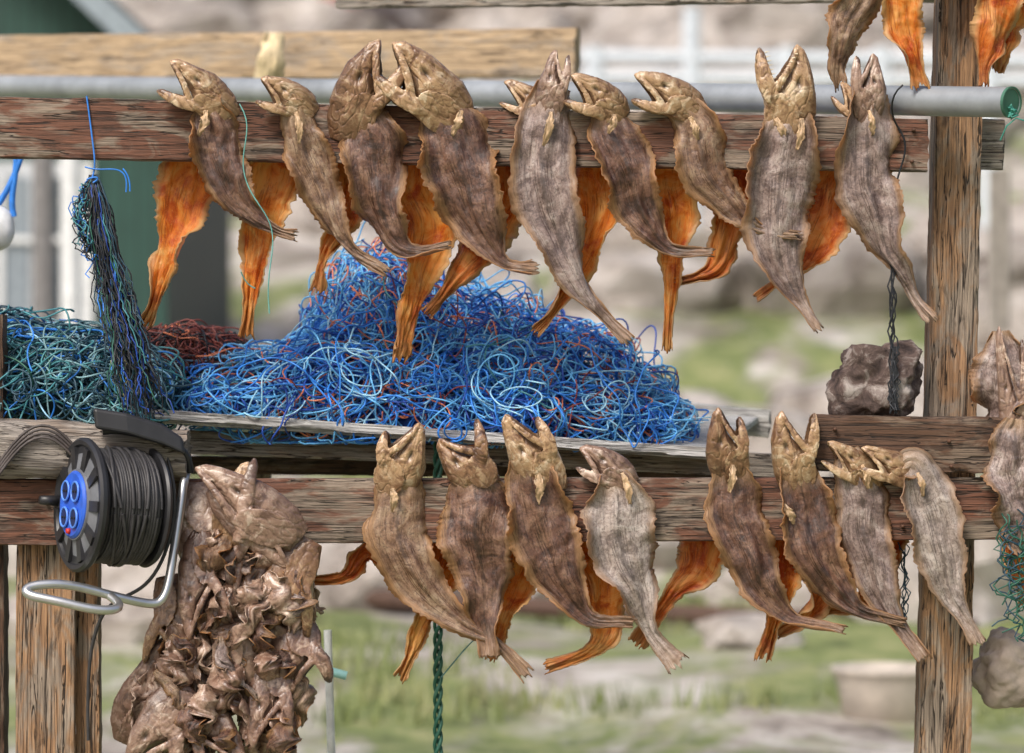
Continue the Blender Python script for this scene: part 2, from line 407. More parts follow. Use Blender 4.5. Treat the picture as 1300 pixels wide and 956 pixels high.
fishn=0
def fish(front,back,skin,flesh,head,pfin=None):
    global fishn; fishn+=1; sd=fishn*3.37
    e=empty('dried_fish')
    rnd=random.Random(fishn)
    if front:
        F=[]
        hw=head['Wp']*.80 if head else 0
        for i,p in enumerate(front):
            yy=p[3] if len(p)>3 else -.038-.010*rnd.random()-(.0 if i<len(front)-1 else .02)
            wd=p[2]*(1.12 if p[2]>30 else 1)
            if head and i==0 and len(front[0])<4: wd=max(wd,hw*.80)
            F.append((p[0],p[1],wd,yy-(.012 if (head and i==0 and len(p)<4) else 0)))
        if head and len(front[0])<4:
            (nx_,ny_),(sx_,sy_)=head['neck'],head['snout']
            F.insert(0,(nx_+(sx_-nx_)*.14,ny_+(sy_-ny_)*.14,hw*.66,F[0][3]+.006))
            if math.hypot(F[0][0]-F[1][0],F[0][1]-F[1][1])<12: F.pop(1)
        flap('skin_side',F,skin,e,sd,bulge=.09,rag=.10,wr=.007,fold=.05,curlk=1.2,twist=.6,tw0=.45,fringe=.009,n=130,thick=.0024)
    if back:
        B=[]
        for i,p in enumerate(back):
            yy=p[3] if len(p)>3 else .056+.012*i/len(back)
            B.append((p[0],p[1],p[2]*(1.05 if p[2]>30 else 1),yy))
        b0=B[0]
        B.insert(0,(b0[0]+4,b0[1]-66,b0[2]*.6,.046))
        flap('flesh_side',B,flesh,e,sd+50,bulge=-.10,rag=.19,wr=.009,thick=.0028,fold=.04,curlk=1.4,twist=.55,tw0=.3,fringe=.005,n=120)
    if head: 
        make_head(e,seed=sd,**head)
    if pfin:
        for pf in pfin:
            (x0,y0,x1,y1,w)=pf
            flap('pectoral_fin',[(x0,y0,w*.4,-.076),((x0+x1)/2+2,(y0+y1)/2,w*.9,-.082),(x1,y1,w*.3,-.068)],FIN,e,sd+9,bulge=.05,rag=.35,wr=.003,n=24,m=8,thick=.0012)
    return e
def H(neck,snout,Wp,side,jaw,mat,**k):
    d=dict(neck=neck,snout=snout,Wp=Wp,side=side,jaw=math.radians(jaw),mat=mat); d.update(k); return d

# ---------------------------------------------------------------- rack structure
plank('rack_beam',W(-60,161,0),W(1176,185,0),.158,.05,WD_BEAM,H1=.134,seed=3.1)
plank('rack_beam',W(-60,650,0),W(1310,645,0),.168,.05,WD_BEAM,H1=.158,seed=9.7)
post=plank('rack_post',W(1219,-80,.175),W(1190,1230,.175),.118,.11,WD_POST,H1=.142,seed=5)
plank('rack_crossboard',W(1240,183,.26),W(1272,184,.26),.132,.05,WD_GREY,seed=8)
plank('rack_crossboard',W(1032,562,-.005),W(1345,566,-.005),.142,.07,WD_DARK,seed=12,rough=.004)
plank('rack_board',W(430,3,1.2),W(1200,-7,.6),.036,.05,WD_GREY,seed=2)
plank('wooden_plank',W(-60,75,3.0),W(733,67,2.2),.158,.05,WD_LIGHT,seed=22,rough=.001)
plank('rack_post',W(60,612,.03+.03),W(56,1230,.06),.150,.035,WD_POST,H1=.155,seed=31)
plank('rack_post',W(0,400,.12),W(3,1230,.12),.026,.08,WD_DARK,seed=33)
plank('rack_post',W(112,690,.12),W(114,1230,.12),.062,.06,WD_POST,seed=37)
log('driftwood_log',W(-40,566,-.03),W(238,580,-.06),.078,.062,WD_LOG,seed=4.4,gnarl=.16)
bm=bmesh.new()
for (px,py) in [(1205,560),(1208,592),(1060,545),(1062,580),(1160,165),(1158,205),(60,640),(70,672),(1150,635),(1146,668),(330,640)]:
    yb=-.048 if 540<py<595 and px>1030 else -.032
    bmesh.ops.create_cone(bm,cap_ends=True,segments=10,radius1=.005,radius2=.004,depth=.014,matrix=Matrix.Translation(W(px,py,yb))@Matrix.Rotation(math.radians(90),4,'X'))
me=bpy.data.meshes.new('nails'); bm.to_mesh(me); bm.free(); obj('rusty_nails',me,plain('rust',(.10,.045,.025),.7))

def pipe(name,p0,p1,r,mat,wall=.004,parent=None):
    d=(p1-p0); L=d.length; bm=bmesh.new(); k=32
    M=Matrix.Translation(p0)@d.to_track_quat('Z','Y').to_matrix().to_4x4()
    rings=[]
    for (z,rr) in ((0,r-wall),(0,r),(L,r),(L,r-wall),(L-.3 if L>.5 else L*.5,r-wall)):
        rings.append([bm.verts.new(M@Vector((rr*math.cos(2*math.pi*i/k),rr*math.sin(2*math.pi*i/k),z))) for i in range(k)])
    for a,b in zip(rings,rings[1:]):
        for i in range(k): bm.faces.new((a[i],a[(i+1)%k],b[(i+1)%k],b[i]))
    bm.faces.new(rings[-1]); bm.faces.new(rings[0])
    bmesh.ops.recalc_face_normals(bm,faces=bm.faces)
    me=bpy.data.meshes.new(name); bm.to_mesh(me); bm.free()
    o=obj(name,me,mat,parent); me.set_sharp_from_angle(angle=math.radians(40)); return o
pe=empty('galvanised_pipe')
PA=W(-80,108,3.1); PB=W(1284,130,-.2)
pipe('tube',PA,PB,.038,GALV,parent=pe)
dirp=(PB-PA).normalized()
pipe('green_rim',PB-dirp*.005,PB+dirp*.003,.0395,GREENP,.004,pe)

# ---------------------------------------------------------------- upper row fish
fish([(262,128,44),(275,175,58),(288,225,54),(318,272,30),(352,293,12),(374,299,16)],[(238,214,72),(222,285,62),(206,345,30),(196,385,13),(186,412,20)],SK_D,FL_O,
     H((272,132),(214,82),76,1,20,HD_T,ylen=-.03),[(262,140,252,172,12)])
fish([(362,128,30),(380,165,48),(398,215,50),(420,275,36),(448,318,16),(490,345,20)],[(350,214,72),(335,280,56),(322,345,32),(317,395,15),(313,427,26)],SK_M,FL_O,
     H((380,134),(331,104),64,1,16,HD_T,ylen=-.03),[(376,142,380,182,10)])
fish([(452,130,48),(468,175,74),(478,230,66),(492,285,46),(520,318,20),(572,311,12)],[(445,214,58),(440,270,44),(415,318,20),(406,340,14),(401,368,24)],SK_D,FL_R,
     H((450,144),(486,56),96,-1,15,HD_D,ylen=-.02,jl=.74))
fish([(556,120,56),(575,175,84),(592,230,84),(612,290,52),(640,335,20),(682,342,24)],[(520,214,66),(540,285,74),(530,360,44),(516,420,20),(508,455,30)],SK_D,FL_O,
     H((562,136),(496,62),106,1,14,HD_T,ylen=-.04),[(585,140,574,172,12)])
e=fish([(703,108,40,-.032),(698,125,52,-.035),(690,170,68),(686,240,74),(712,315,56),(745,375,28),(772,408,15),(797,434,20)],[(640,214,60),(622,275,76),(596,330,42),(565,372,16),(543,398,18)],SK_G,FL_R,
     H((690,142),(640,108),58,1,14,HD_T,y=-.02),[(700,142,690,185,12)])
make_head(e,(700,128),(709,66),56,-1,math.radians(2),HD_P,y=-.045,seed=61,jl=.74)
fish([(765,130,36),(778,170,58),(797,225,62),(820,280,44),(850,315,18),(903,322,14)],[(760,214,62),(758,275,58),(738,335,36),(705,390,14),(680,422,16)],SK_D,FL_O,
     H((774,136),(725,101),68,1,18,HD_T,ylen=-.03),[(780,145,772,170,12)])
fish([(862,120,38),(884,165,56),(898,215,58),(925,258,40),(962,290,16),(1014,300,14)],[(846,214,66),(856,275,52),(852,345,30),(849,400,14),(847,444,14)],SK_M,FL_O,
     H((868,132),(806,100),70,1,13,HD_T,ylen=-.03),[(876,148,886,178,12)])
fish([(998,130,56),(1000,180,76),(985,240,84),(985,300,68),(1002,355,36),(1018,388,22),(1040,417,20)],[(945,214,56),(930,280,54),(912,335,32),(885,352,14),(858,358,12)],SK_G,FL_R,
     H((1000,146),(1006,60),94,1,19,HD_T,ylen=-.03,teeth=True,jl=.78),[(985,150,996,178,12),(1018,150,1012,190,12)])
e=fish([(1102,118,42,-.032),(1101,135,54,-.035),(1100,170,64),(1104,235,72),(1122,295,54),(1145,345,26),(1162,380,14),(1182,405,22)],[(1056,214,62),(1044,280,66),(1020,325,52),(990,355,20),(960,378,16)],SK_G,FL_R,
     H((1092,150),(1066,108),46,1,12,HD_T,y=-.01),[(1103,140,1108,172,10)])
make_head(e,(1101,134),(1104,70),60,1,math.radians(5),HD_P,y=-.045,seed=62,jl=.74)
# ---------------------------------------------------------------- lower row fish
fish([(502,596,52),(508,640,72),(516,700,68),(550,758,46),(590,795,26),(630,815,16),(668,856,22)],[(570,690,58),(552,745,48),(532,800,28),(518,838,14),(508,860,18)],SK_M,FL_O,
     H((502,604),(526,538),88,1,20,HD_T,ylen=-.03,jl=.5),[(498,620,498,650,12)])
fish([(600,590,66),(602,630,86),(606,690,82),(612,745,58),(618,790,34),(624,834,26)],[(662,690,56),(650,745,52),(634,795,28),(622,836,22)],SK_D,FL_O,
     H((606,602),(564,556),84,-1,36,HD_D,jl=.75))
fish([(672,590,46),(684,635,70),(696,690,76),(718,740,50),(748,785,22),(803,790,14)],[(480,690,50),(462,705,34),(435,732,16),(385,737,14)],SK_D,FL_R,
     H((690,600),(648,526),88,-1,11,HD_T,ylen=-.03,jl=.55),[(682,596,684,640,12)])
fish([(772,590,66),(785,640,78),(790,695,78),(806,745,50),(822,790,26),(835,815,20),(858,845,34)],[(748,690,74),(768,750,66),(768,800,42),(745,828,20),(694,848,16)],SK_P,FL_O,
     H((784,604),(736,574),66,1,8,HD_P),[(790,600,800,640,12)])
fish([(918,585,46),(932,635,64),(945,690,62),(968,745,44),(1005,785,22),(1070,801,14)],[(893,690,70),(880,725,50),(850,760,22),(808,818,22)],SK_D,FL_R,
     H((928,592),(917,520),74,-1,6,HD_D,ylen=-.03,jl=.6),[(930,590,926,625,12)])
fish([(1008,590,44),(1018,635,62),(1035,690,66),(1062,745,44),(1092,775,20),(1150,792,14)],[(992,690,54),(992,745,42),(982,790,20),(968,836,24)],SK_D,FL_O,
     H((1012,600),(998,524),78,-1,19,HD_T,ylen=-.03,jl=.72),[(995,640,1008,665,12)])
fish([(1082,585,40),(1092,635,62),(1102,695,60),(1120,750,38),(1140,790,20),(1170,836,22)],[(1035,690,62),(1045,740,48),(1020,785,24),(985,806,14)],SK_G,FL_R,
     H((1098,604),(1050,565),58,1,10,HD_T,ylen=-.03),[(1095,590,1102,620,10)])
fish([(1160,590,40),(1180,635,62),(1192,695,58),(1208,750,36),(1222,780,20),(1244,815,20)],[(1128,690,50),(1112,735,40),(1092,765,20),(1052,775,12)],SK_P,FL_R,
     H((1148,602),(1094,573),58,1,10,HD_T,ylen=-.03),[(1165,600,1172,630,10)])
fish([(1270,420,22,.02),(1274,460,62,0),(1272,510,68,0),(1276,560,60,.04)],None,SK_G,FL_R,None)
fish([(1292,532,30,-.06),(1285,575,66,-.06),(1292,630,64,-.06),(1308,700,40,-.06)],[(1300,660,60,-.02),(1296,720,40,-.02),(1302,770,18,-.02)],SK_G,FL_R,
     H((1290,560),(1272,418),54,-1,8,HD_P,y=-.02,thin=.7))
plank('rack_beam',W(1010,-70,.0),W(1345,-70,.0),.15,.05,WD_BEAM,seed=44)
fish([(1100,-80,60,-.04),(1092,-10,56,-.03),(1072,45,38,-.02),(1064,80,24,0),(1066,108,20,.01)],None,SK_M,FL_R,None)
fish([(1138,-80,40,-.05),(1144,0,46,-.04),(1150,50,36,-.04),(1162,85,20,-.04),(1170,110,24,-.04)],None,FL_O,FL_O,None)
fish([(1290,-80,60,.0),(1270,0,52,.0),(1260,50,44,.0),(1252,85,22,.0),(1250,108,18,.0)],[(1290,-20,60,.05),(1278,40,40,.05),(1266,90,16,.05)],FL_R,FL_O,None)
e=empty('dried_fish')
flap('flesh_side',[(348,42,30,2.30),(344,75,46,2.28),(336,110,52,2.32),(330,150,60,2.36)],plain('pale_flesh',(.70,.56,.34),.6,0,.3,30,.002),e,4.4,n=30)

# ---------------------------------------------------------------- bunch of dried heads & skins
bunch=empty('dried_fish_scraps')
rb=random.Random(5)
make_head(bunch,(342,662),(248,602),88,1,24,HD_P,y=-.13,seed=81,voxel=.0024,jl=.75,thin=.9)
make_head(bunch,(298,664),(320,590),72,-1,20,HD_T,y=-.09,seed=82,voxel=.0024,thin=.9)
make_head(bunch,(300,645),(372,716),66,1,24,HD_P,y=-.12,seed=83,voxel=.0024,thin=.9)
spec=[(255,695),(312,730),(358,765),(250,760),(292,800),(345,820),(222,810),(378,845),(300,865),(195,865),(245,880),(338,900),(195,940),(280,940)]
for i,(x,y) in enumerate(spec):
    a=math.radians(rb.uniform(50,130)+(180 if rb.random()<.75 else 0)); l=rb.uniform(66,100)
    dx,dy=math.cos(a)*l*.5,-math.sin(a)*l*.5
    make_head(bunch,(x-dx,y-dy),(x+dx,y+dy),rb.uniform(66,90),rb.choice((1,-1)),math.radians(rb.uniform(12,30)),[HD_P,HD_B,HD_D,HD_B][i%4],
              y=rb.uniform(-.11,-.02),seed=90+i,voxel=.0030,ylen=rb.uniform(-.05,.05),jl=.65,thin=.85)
PM=[HD_B,SK_M,HD_P,SK_D,HD_B,SK_G,HD_P,SK_D]
for i in range(130):
    y=rb.uniform(660,930); lft=255 if y<740 else 255-(y-740)*.7; x=rb.uniform(max(180,lft),372 if y>700 else 340); a=rb.uniform(-.8,.8); l=rb.uniform(36,85); w=rb.uniform(18,48)
    yy=rb.uniform(-.13,.06); cv=rb.uniform(-14,14)
    flap('dried_skin_scrap',[(x,y,w*.35,yy),(x+math.sin(a)*l*.35+cv,y+l*.33,w,yy-.03*rb.random()),(x+math.sin(a)*l*.7+cv,y+l*.66,w*rb.uniform(.5,1),yy-.02*rb.random()),(x+math.sin(a)*l,y+l*.95,w*.2,yy+.01)],PM[i%8],bunch,i*2.2,bulge=rb.choice((.45,-.35,.25,.5)),rag=.2,wr=.006,n=36,m=12,thick=.002,fold=rb.uniform(-.12,.12),curlk=1.8,twist=1.1,tw0=.1)
curves('hanging_cord',[[W(300+i*8,600,.0),W(296+i*5,640,-.06),W(300+i*3,700,-.02)] for i in range(4)],.003,rope_mat('cord',(.25,.2,.12)),bunch)

dg=bpy.context.evaluated_depsgraph_get()
for (o,soc,u_,v_,w,Wd,seed,nk,L,jaw) in pending:
    me=bpy.data.meshes.new_from_object(o.evaluated_get(dg))
    n=len(me.vertices); co=np.zeros(n*3); me.vertices.foreach_get('co',co); co=co.reshape(-1,3)
    no=np.zeros(n*3); me.vertex_normals.foreach_get('vector',no); no=no.reshape(-1,3)
    sh=np.zeros((n,4)); sh[:,3]=1
    U=np.array(u_);V=np.array(v_);wv=np.array(w)
    T=(co-nk)@U/L; A=(co-nk)@V/Wd; B=(co-nk)@wv/Wd
    loc=np.stack([(co-nk)@U*.35,(co-nk)@V,(co-nk)@wv],1)
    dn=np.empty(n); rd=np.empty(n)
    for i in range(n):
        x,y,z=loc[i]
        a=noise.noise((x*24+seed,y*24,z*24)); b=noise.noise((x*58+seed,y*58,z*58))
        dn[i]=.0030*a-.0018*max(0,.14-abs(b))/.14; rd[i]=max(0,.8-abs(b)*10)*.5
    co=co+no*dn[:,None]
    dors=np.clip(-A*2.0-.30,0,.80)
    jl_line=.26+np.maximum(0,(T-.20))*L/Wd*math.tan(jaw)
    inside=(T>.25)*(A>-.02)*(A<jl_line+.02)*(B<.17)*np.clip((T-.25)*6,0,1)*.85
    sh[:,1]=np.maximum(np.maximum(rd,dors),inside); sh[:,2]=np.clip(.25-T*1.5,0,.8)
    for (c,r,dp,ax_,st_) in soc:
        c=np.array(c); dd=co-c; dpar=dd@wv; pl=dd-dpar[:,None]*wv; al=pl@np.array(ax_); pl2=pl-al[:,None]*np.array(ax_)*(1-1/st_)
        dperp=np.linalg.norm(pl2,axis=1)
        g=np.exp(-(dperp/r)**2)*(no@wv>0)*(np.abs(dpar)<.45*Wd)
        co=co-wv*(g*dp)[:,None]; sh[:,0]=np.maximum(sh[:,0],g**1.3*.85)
    me.vertices.foreach_set('co',co.ravel())
    at=me.color_attributes.new('shade','FLOAT_COLOR','POINT'); at.data.foreach_set('color',sh.ravel())
    me.polygons.foreach_set('use_smooth',[True]*len(me.polygons))
    o.modifiers.clear(); o.data=me

# ---------------------------------------------------------------- tray & nets
def slab(name,c4,th,mat,parent=None):
    bm=bmesh.new(); up=Vector((0,0,-th))
    t=[bm.verts.new(c) for c in c4]; b=[bm.verts.new(c+up) for c in c4]
    bm.faces.new(t); bm.faces.new(b[::-1])
    for i in range(4): bm.faces.new((t[i],b[i],b[(i+1)%4],t[(i+1)%4]))
    bmesh.ops.recalc_face_normals(bm,faces=bm.faces)
    bmesh.ops.bevel(bm,geom=bm.edges[:],offset=.003,segments=1,affect='EDGES')
    me=bpy.data.meshes.new(name); bm.to_mesh(me); bm.free(); return obj(name,me,mat,parent,False)
tray=empty('wooden_tray')
slab('deck',[W(150,524,.22),W(900,574,.22),W(975,520,1.15),W(150,440,1.15)],.02,WD_TRAY,tray)
plank('front_lip',W(150,522,.20),W(900,574,.20),.024,.02,WD_TRAY,tray)
plank('back_lip',W(140,438,1.18),W(360,447,1.18),.04,.03,WD_LIGHT,tray)
plank('end_board',W(858,530,1.0),W(976,538,1.0),.080,.04,WD_TRAY,tray)
plank('bearer',W(215,560,.35),W(1010,592,.40),.062,.05,WD_GREY,tray)
plank('under_beam',W(240,590,.7),W(1030,597,.7),.05,.06,WD_DARK,tray)
plank('leg',W(330,560,.8),W(334,1180,.8),.06,.06,WD_GREY,tray)

def ell_walk(rng,el,steps,step,curv,lay,base):
    c,ab=el
    while True:
        q=Vector((rng.gauss(0,1),rng.gauss(0,1),rng.gauss(0,1))).normalized()
        if q.z>-.05 and q.y<.35: break
    p=Vector((q.x*ab[0],q.y*ab[1],q.z*ab[2]))
    d=Vector((rng.gauss(0,1),rng.gauss(0,1),rng.gauss(0,1)*.7)).normalized()
    kap=rng.gauss(0,curv); lo=rng.uniform(-.20,lay); out=[]
    if rng.random()<.08: lo+=rng.uniform(.08,.24)
    ph=rng.random()*50; kb=rng.choice((-1,1))*curv*rng.uniform(.0,1.0)
    for i in range(steps):
        n=Vector((p.x/ab[0]**2,p.y/ab[1]**2,p.z/ab[2]**2)).normalized()
        d=(d-n*d.dot(n)).normalized()
        kap+=rng.gauss(0,curv*.38)+(kb-kap)*.05
        d=Matrix.Rotation(kap*step,3,n)@d
        p=p+d*step
        f=math.sqrt((p.x/ab[0])**2+(p.y/ab[1])**2+(p.z/ab[2])**2)
        tgt=1+lo+.22*fn(i*.12+ph,ph)+.14*fn(p.x*7+c.x*3,p.y*7,p.z*7)
        p=p*(tgt/f)
        if p.z<base-c.z: p.z=base-c.z+rng.uniform(0,.012); d.z=abs(d.z)+.2; d.normalize()
        if p.y>ab[1]*.4: d.y-=.4; d.normalize()
        out.append(c+p)
    return out
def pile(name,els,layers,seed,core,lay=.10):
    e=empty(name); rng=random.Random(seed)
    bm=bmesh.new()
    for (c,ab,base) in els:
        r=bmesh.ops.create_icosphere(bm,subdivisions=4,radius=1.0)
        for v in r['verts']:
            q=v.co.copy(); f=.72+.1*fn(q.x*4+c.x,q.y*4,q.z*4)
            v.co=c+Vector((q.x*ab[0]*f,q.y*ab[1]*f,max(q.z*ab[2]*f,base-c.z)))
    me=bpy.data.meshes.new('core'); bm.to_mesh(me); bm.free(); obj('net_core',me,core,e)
    wts=[a[0]*a[2] for _,a,_ in els]
    for i,(mat,n,steps,step,rad,curv) in enumerate(layers):
        ls=[]
        for _ in range(n):
            el=rng.choices(els,wts)[0]
            ls.append(ell_walk(rng,(el[0],el[1]),int(steps*rng.uniform(.6,1.3)),step,curv*rng.uniform(.6,1.3),lay,el[2]))
        curves('strand_%d'%i,ls,rad,mat,e)
    return e
def EL(px,py,a,c,y,b,base): 
    return (W(px,py,y),Vector((a*S*(D+y)/D,b,c*S*(D+y)/D)),W(px,base,y).z)
R_LB=rope_mat('rope_light_blue',(.15,.50,.90)); R_B=rope_mat('rope_blue',(.035,.24,.78)); R_DB=rope_mat('rope_deep_blue',(.015,.07,.38))
R_OR=rope_mat('rope_orange',(.78,.24,.11)); R_PB=rope_mat('rope_pale_blue',(.38,.70,.93)); R_TE=rope_mat('rope_teal',(.07,.27,.31)); R_GR=rope_mat('rope_green',(.025,.12,.08))
R_GT=rope_mat('rope_grey_teal',(.18,.34,.38)); R_MR=rope_mat('rope_maroon',(.28,.05,.04))
R_RD=rope_mat('rope_dark_red',(.19,.045,.033)); R_BK=rope_mat('rope_black',(.014,.016,.022)); R_YE=rope_mat('rope_yellow',(.42,.42,.14)); R_DT=rope_mat('rope_dark_teal',(.02,.065,.10))
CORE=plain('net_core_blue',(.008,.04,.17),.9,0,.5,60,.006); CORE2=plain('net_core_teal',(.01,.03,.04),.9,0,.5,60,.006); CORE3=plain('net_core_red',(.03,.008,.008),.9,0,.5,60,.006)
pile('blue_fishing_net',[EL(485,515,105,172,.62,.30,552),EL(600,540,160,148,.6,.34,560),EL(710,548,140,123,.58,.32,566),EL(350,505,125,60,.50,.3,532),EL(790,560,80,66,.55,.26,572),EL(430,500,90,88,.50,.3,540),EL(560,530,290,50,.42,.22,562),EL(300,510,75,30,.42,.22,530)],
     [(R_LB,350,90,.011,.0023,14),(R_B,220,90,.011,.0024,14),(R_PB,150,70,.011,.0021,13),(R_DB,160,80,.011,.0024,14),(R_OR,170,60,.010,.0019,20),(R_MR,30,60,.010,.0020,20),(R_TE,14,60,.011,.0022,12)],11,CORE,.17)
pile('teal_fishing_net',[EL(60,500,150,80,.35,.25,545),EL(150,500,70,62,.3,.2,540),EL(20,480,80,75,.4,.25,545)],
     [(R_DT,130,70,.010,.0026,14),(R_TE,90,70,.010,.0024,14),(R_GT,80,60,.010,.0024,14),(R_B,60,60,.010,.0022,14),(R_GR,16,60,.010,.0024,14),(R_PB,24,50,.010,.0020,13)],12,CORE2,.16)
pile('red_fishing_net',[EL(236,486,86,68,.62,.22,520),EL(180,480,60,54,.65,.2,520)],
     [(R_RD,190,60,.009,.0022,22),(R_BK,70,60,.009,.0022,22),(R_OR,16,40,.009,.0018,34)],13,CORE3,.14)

hank=empty('hanging_net_hank')
def hank_lines(n,cl,seed,wv=.006):
    out=[]; r=random.Random(seed)
    for i in range(n):
        a=max(-1.1,min(1.1,r.gauss(0,.45))); b=r.uniform(-1,1); ph=r.random()*40; K=catmull(cl,56); t1=r.uniform(.6,1.0); ln=[]
        for j in range(57):
            u=j/56
            if u>t1: break
            c=K[j]; 
            p=W(c[0]+a*c[2]*.5*(1+.6*fn(u*5+ph)),c[1],c[3]+b*c[2]*.4*S)
            p+=Vector((fn(u*12+ph,1.1)+.5*fn(u*30+ph,1.1),fn(u*9+ph,2.2),fn(u*14+ph,3.3)*1.5+.5*fn(u*34+ph,1.1)))*wv*(1+u*2.0)*min(1,u*12)
            ln.append(p)
        out.append(ln)
    return out
CL=[(118,222,8,-.03),(124,262,26,-.04),(136,330,34,-.05),(152,400,46,-.06),(168,470,62,-.07),(184,540,80,-.07)]
for m,n,sd in ((R_BK,105,1),(R_DT,30,2),(R_GR,14,3),(R_DB,22,4),(R_YE,4,5),(R_B,8,6),(R_TE,5,7)):
    curves('strands_%d'%sd,hank_lines(n,CL,sd,.008),.0017,m,hank)
CL2=[(116,226,8,-.03),(104,262,26,-.04),(108,296,24,-.05),(128,350,16,-.05)]
for m,n,sd in ((R_TE,7,11),(R_B,4,12),(R_BK,12,13)): curves('loops_%d'%sd,hank_lines(n,CL2,sd,.014),.0016,m,hank)
curves('tie_cord',[[W(110,122,-.03),W(114,150,-.034),W(118,185,-.034),W(122,212,-.04),W(117,226,-.045)],
   [W(108,212,-.04),W(120,216,-.05),W(140,214,-.05),W(156,216,-.045),W(162,228,-.045),W(160,244,-.045)],
   [W(156,214,-.045),W(166,224,-.045),W(165,243,-.045)],[W(110,228,-.05),W(122,222,-.055),W(130,226,-.05),W(118,232,-.05)]],.0022,R_B,hank,kind='NURBS')
curves('green_twine',[[W(304,132,-.035),W(316,150,-.05),W(312,180,-.055),W(306,212,-.05),W(318,248,-.06),W(346,280,-.07),W(348,320,-.07),W(338,360,-.07),W(342,398,-.07)],
   [W(306,345,.0),W(312,362,.01),W(324,366,.01)]],.0017,rope_mat('twine_green',(.14,.38,.34)),kind='NURBS')

bc=empty('black_cord')
curves('loop',[[W(1146,108,-.13),W(1132,118,-.14),W(1130,150,-.06),W(1146,168,-.045),W(1152,190,-.04),W(1140,222,-.03),W(1134,250,-.03),W(1132,300,-.03),W(1132,360,-.02)]],.0025,R_BK,bc,kind='NURBS')
ln=[]
for k in range(5):
    ph=k*7.3
    ln.append([W(1133+fn(j*.5+ph)*9*(.5+j/20)+(k-2)*1.5,335+j*9.5,-.03+fn(j*.4+ph,4)*.012) for j in range(21)])
curves('tassel',ln,.0022,R_BK,bc)
curves('tassel_low',[[W(1136+fn(j*.6+q*3.1)*13,440+j*9,-.035+fn(j*.5+q,3)*.015) for j in range(10)] for q in range(9)],.002,R_BK,bc)

gr=empty('green_rope')
rg=random.Random(9); ls=[]
for q in range(16):
    ph=rg.random()*60; x0=rg.uniform(1268,1300); y0=rg.uniform(640,700); n=rg.randint(12,24)
    ls.append([W(x0+fn(j*.35+ph)*34,y0+j*6.2+fn(j*.3+ph,5)*16,-.08+fn(j*.3+ph,9)*.04) for j in range(n)])
curves('tangle',ls[:9],.0022,R_GR,gr); curves('tangle_dark',ls[9:],.002,R_DT,gr)
ls=[[W(1148+fn(j*.4+q*9.1)*14,688+j*8,.06+fn(j*.3+q)*.02) for j in range(13)] for q in range(5)]
curves('wisps',ls,.0016,R_DT,gr)
tw=[]
for s_ in (0,2.09,4.19):
    tw.append([W(556+math.sin(j*.55+s_)*4.2,560+j*5,.30+math.cos(j*.55+s_)*.008) for j in range(120)])
curves('hanging_green_rope',tw,.0052,R_GR)
curves('pale_twine',[[W(640,790,.2),W(622,796,.2),W(612,806,.2),W(600,812,.2),W(585,830,.2),W(560,860,.2)],[W(620,565,.35),W(600,590,.4),W(604,620,.4)]],.002,rope_mat('twp',(.12,.3,.3)),kind='NURBS')
curves('green_string',[[W(1284+fn(j*.5+q*5)*14,140+fn(j*.4+q*3,7)*14+q*2,-.2+fn(j*.4+q,2)*.03) for j in range(16)] for q in range(4)]+[[W(1270,178,-.18),W(1278,160,-.2),W(1290,150,-.2),W(1310,156,-.2)]],.002,rope_mat('twg',(.05,.28,.22)))
curves('old_rope',[[W(-10+t*9,600-math.sin(t*.22)*60+q*5,-.12-q*.004) for t in range(15)] for q in range(4)],.004,rope_mat('oldr',(.07,.055,.05)))

def rock(bm,c,r,seed,sub=4,amp=.35,sq=(1,1,1)):
    rr=bmesh.ops.create_icosphere(bm,subdivisions=sub,radius=1)
    for v in rr['verts']:
        q=v.co.copy(); k=1+amp*(fn(q.x*1.3+seed,q.y*1.3,q.z*1.3)+.5*fn(q.x*3+seed,q.y*3,q.z*3)+.25*fn(q.x*8+seed,q.y*8,q.z*8))
        v.co=c+Vector((q.x*k*r*sq[0],q.y*k*r*sq[1],q.z*k*r*sq[2]))
mr,nt,p=newmat('rock_dark'); tc=N(nt,'ShaderNodeTexCoord')
a=noi(nt,tc.outputs['Object'],22,8,.7,.6)
c=ramp(nt,a,[(.34,(.035,.022,.02)),(.5,(.12,.08,.068)),(.66,(.40,.35,.32))]); nt.links.new(c,p.inputs['Base Color']); p.inputs['Roughness'].default_value=.85
nt.links.new(bump(nt,a,.012,1),p.inputs['Normal'])
bm=bmesh.new(); rr=bmesh.ops.create_icosphere(bm,subdivisions=5,radius=1)
for v in rr['verts']:
    q=v.co; k=.108*(1+.30*fn(q.x*1.4+5,q.y*1.4,q.z*1.4)+.14*fn(q.x*4,q.y*4,q.z*4)+.08*fn(q.x*10,q.y*10,q.z*10))/(abs(q.x)**4+abs(q.y)**4+abs(q.z)**4)**.25*.93
    v.co=W(1112,484,.06)+Vector((q.x*k*1.02+q.z*k*.15,q.y*k*.7,q.z*k*.90))
me=bpy.data.meshes.new('stone'); bm.to_mesh(me); bm.free(); obj('stone',me,mr)

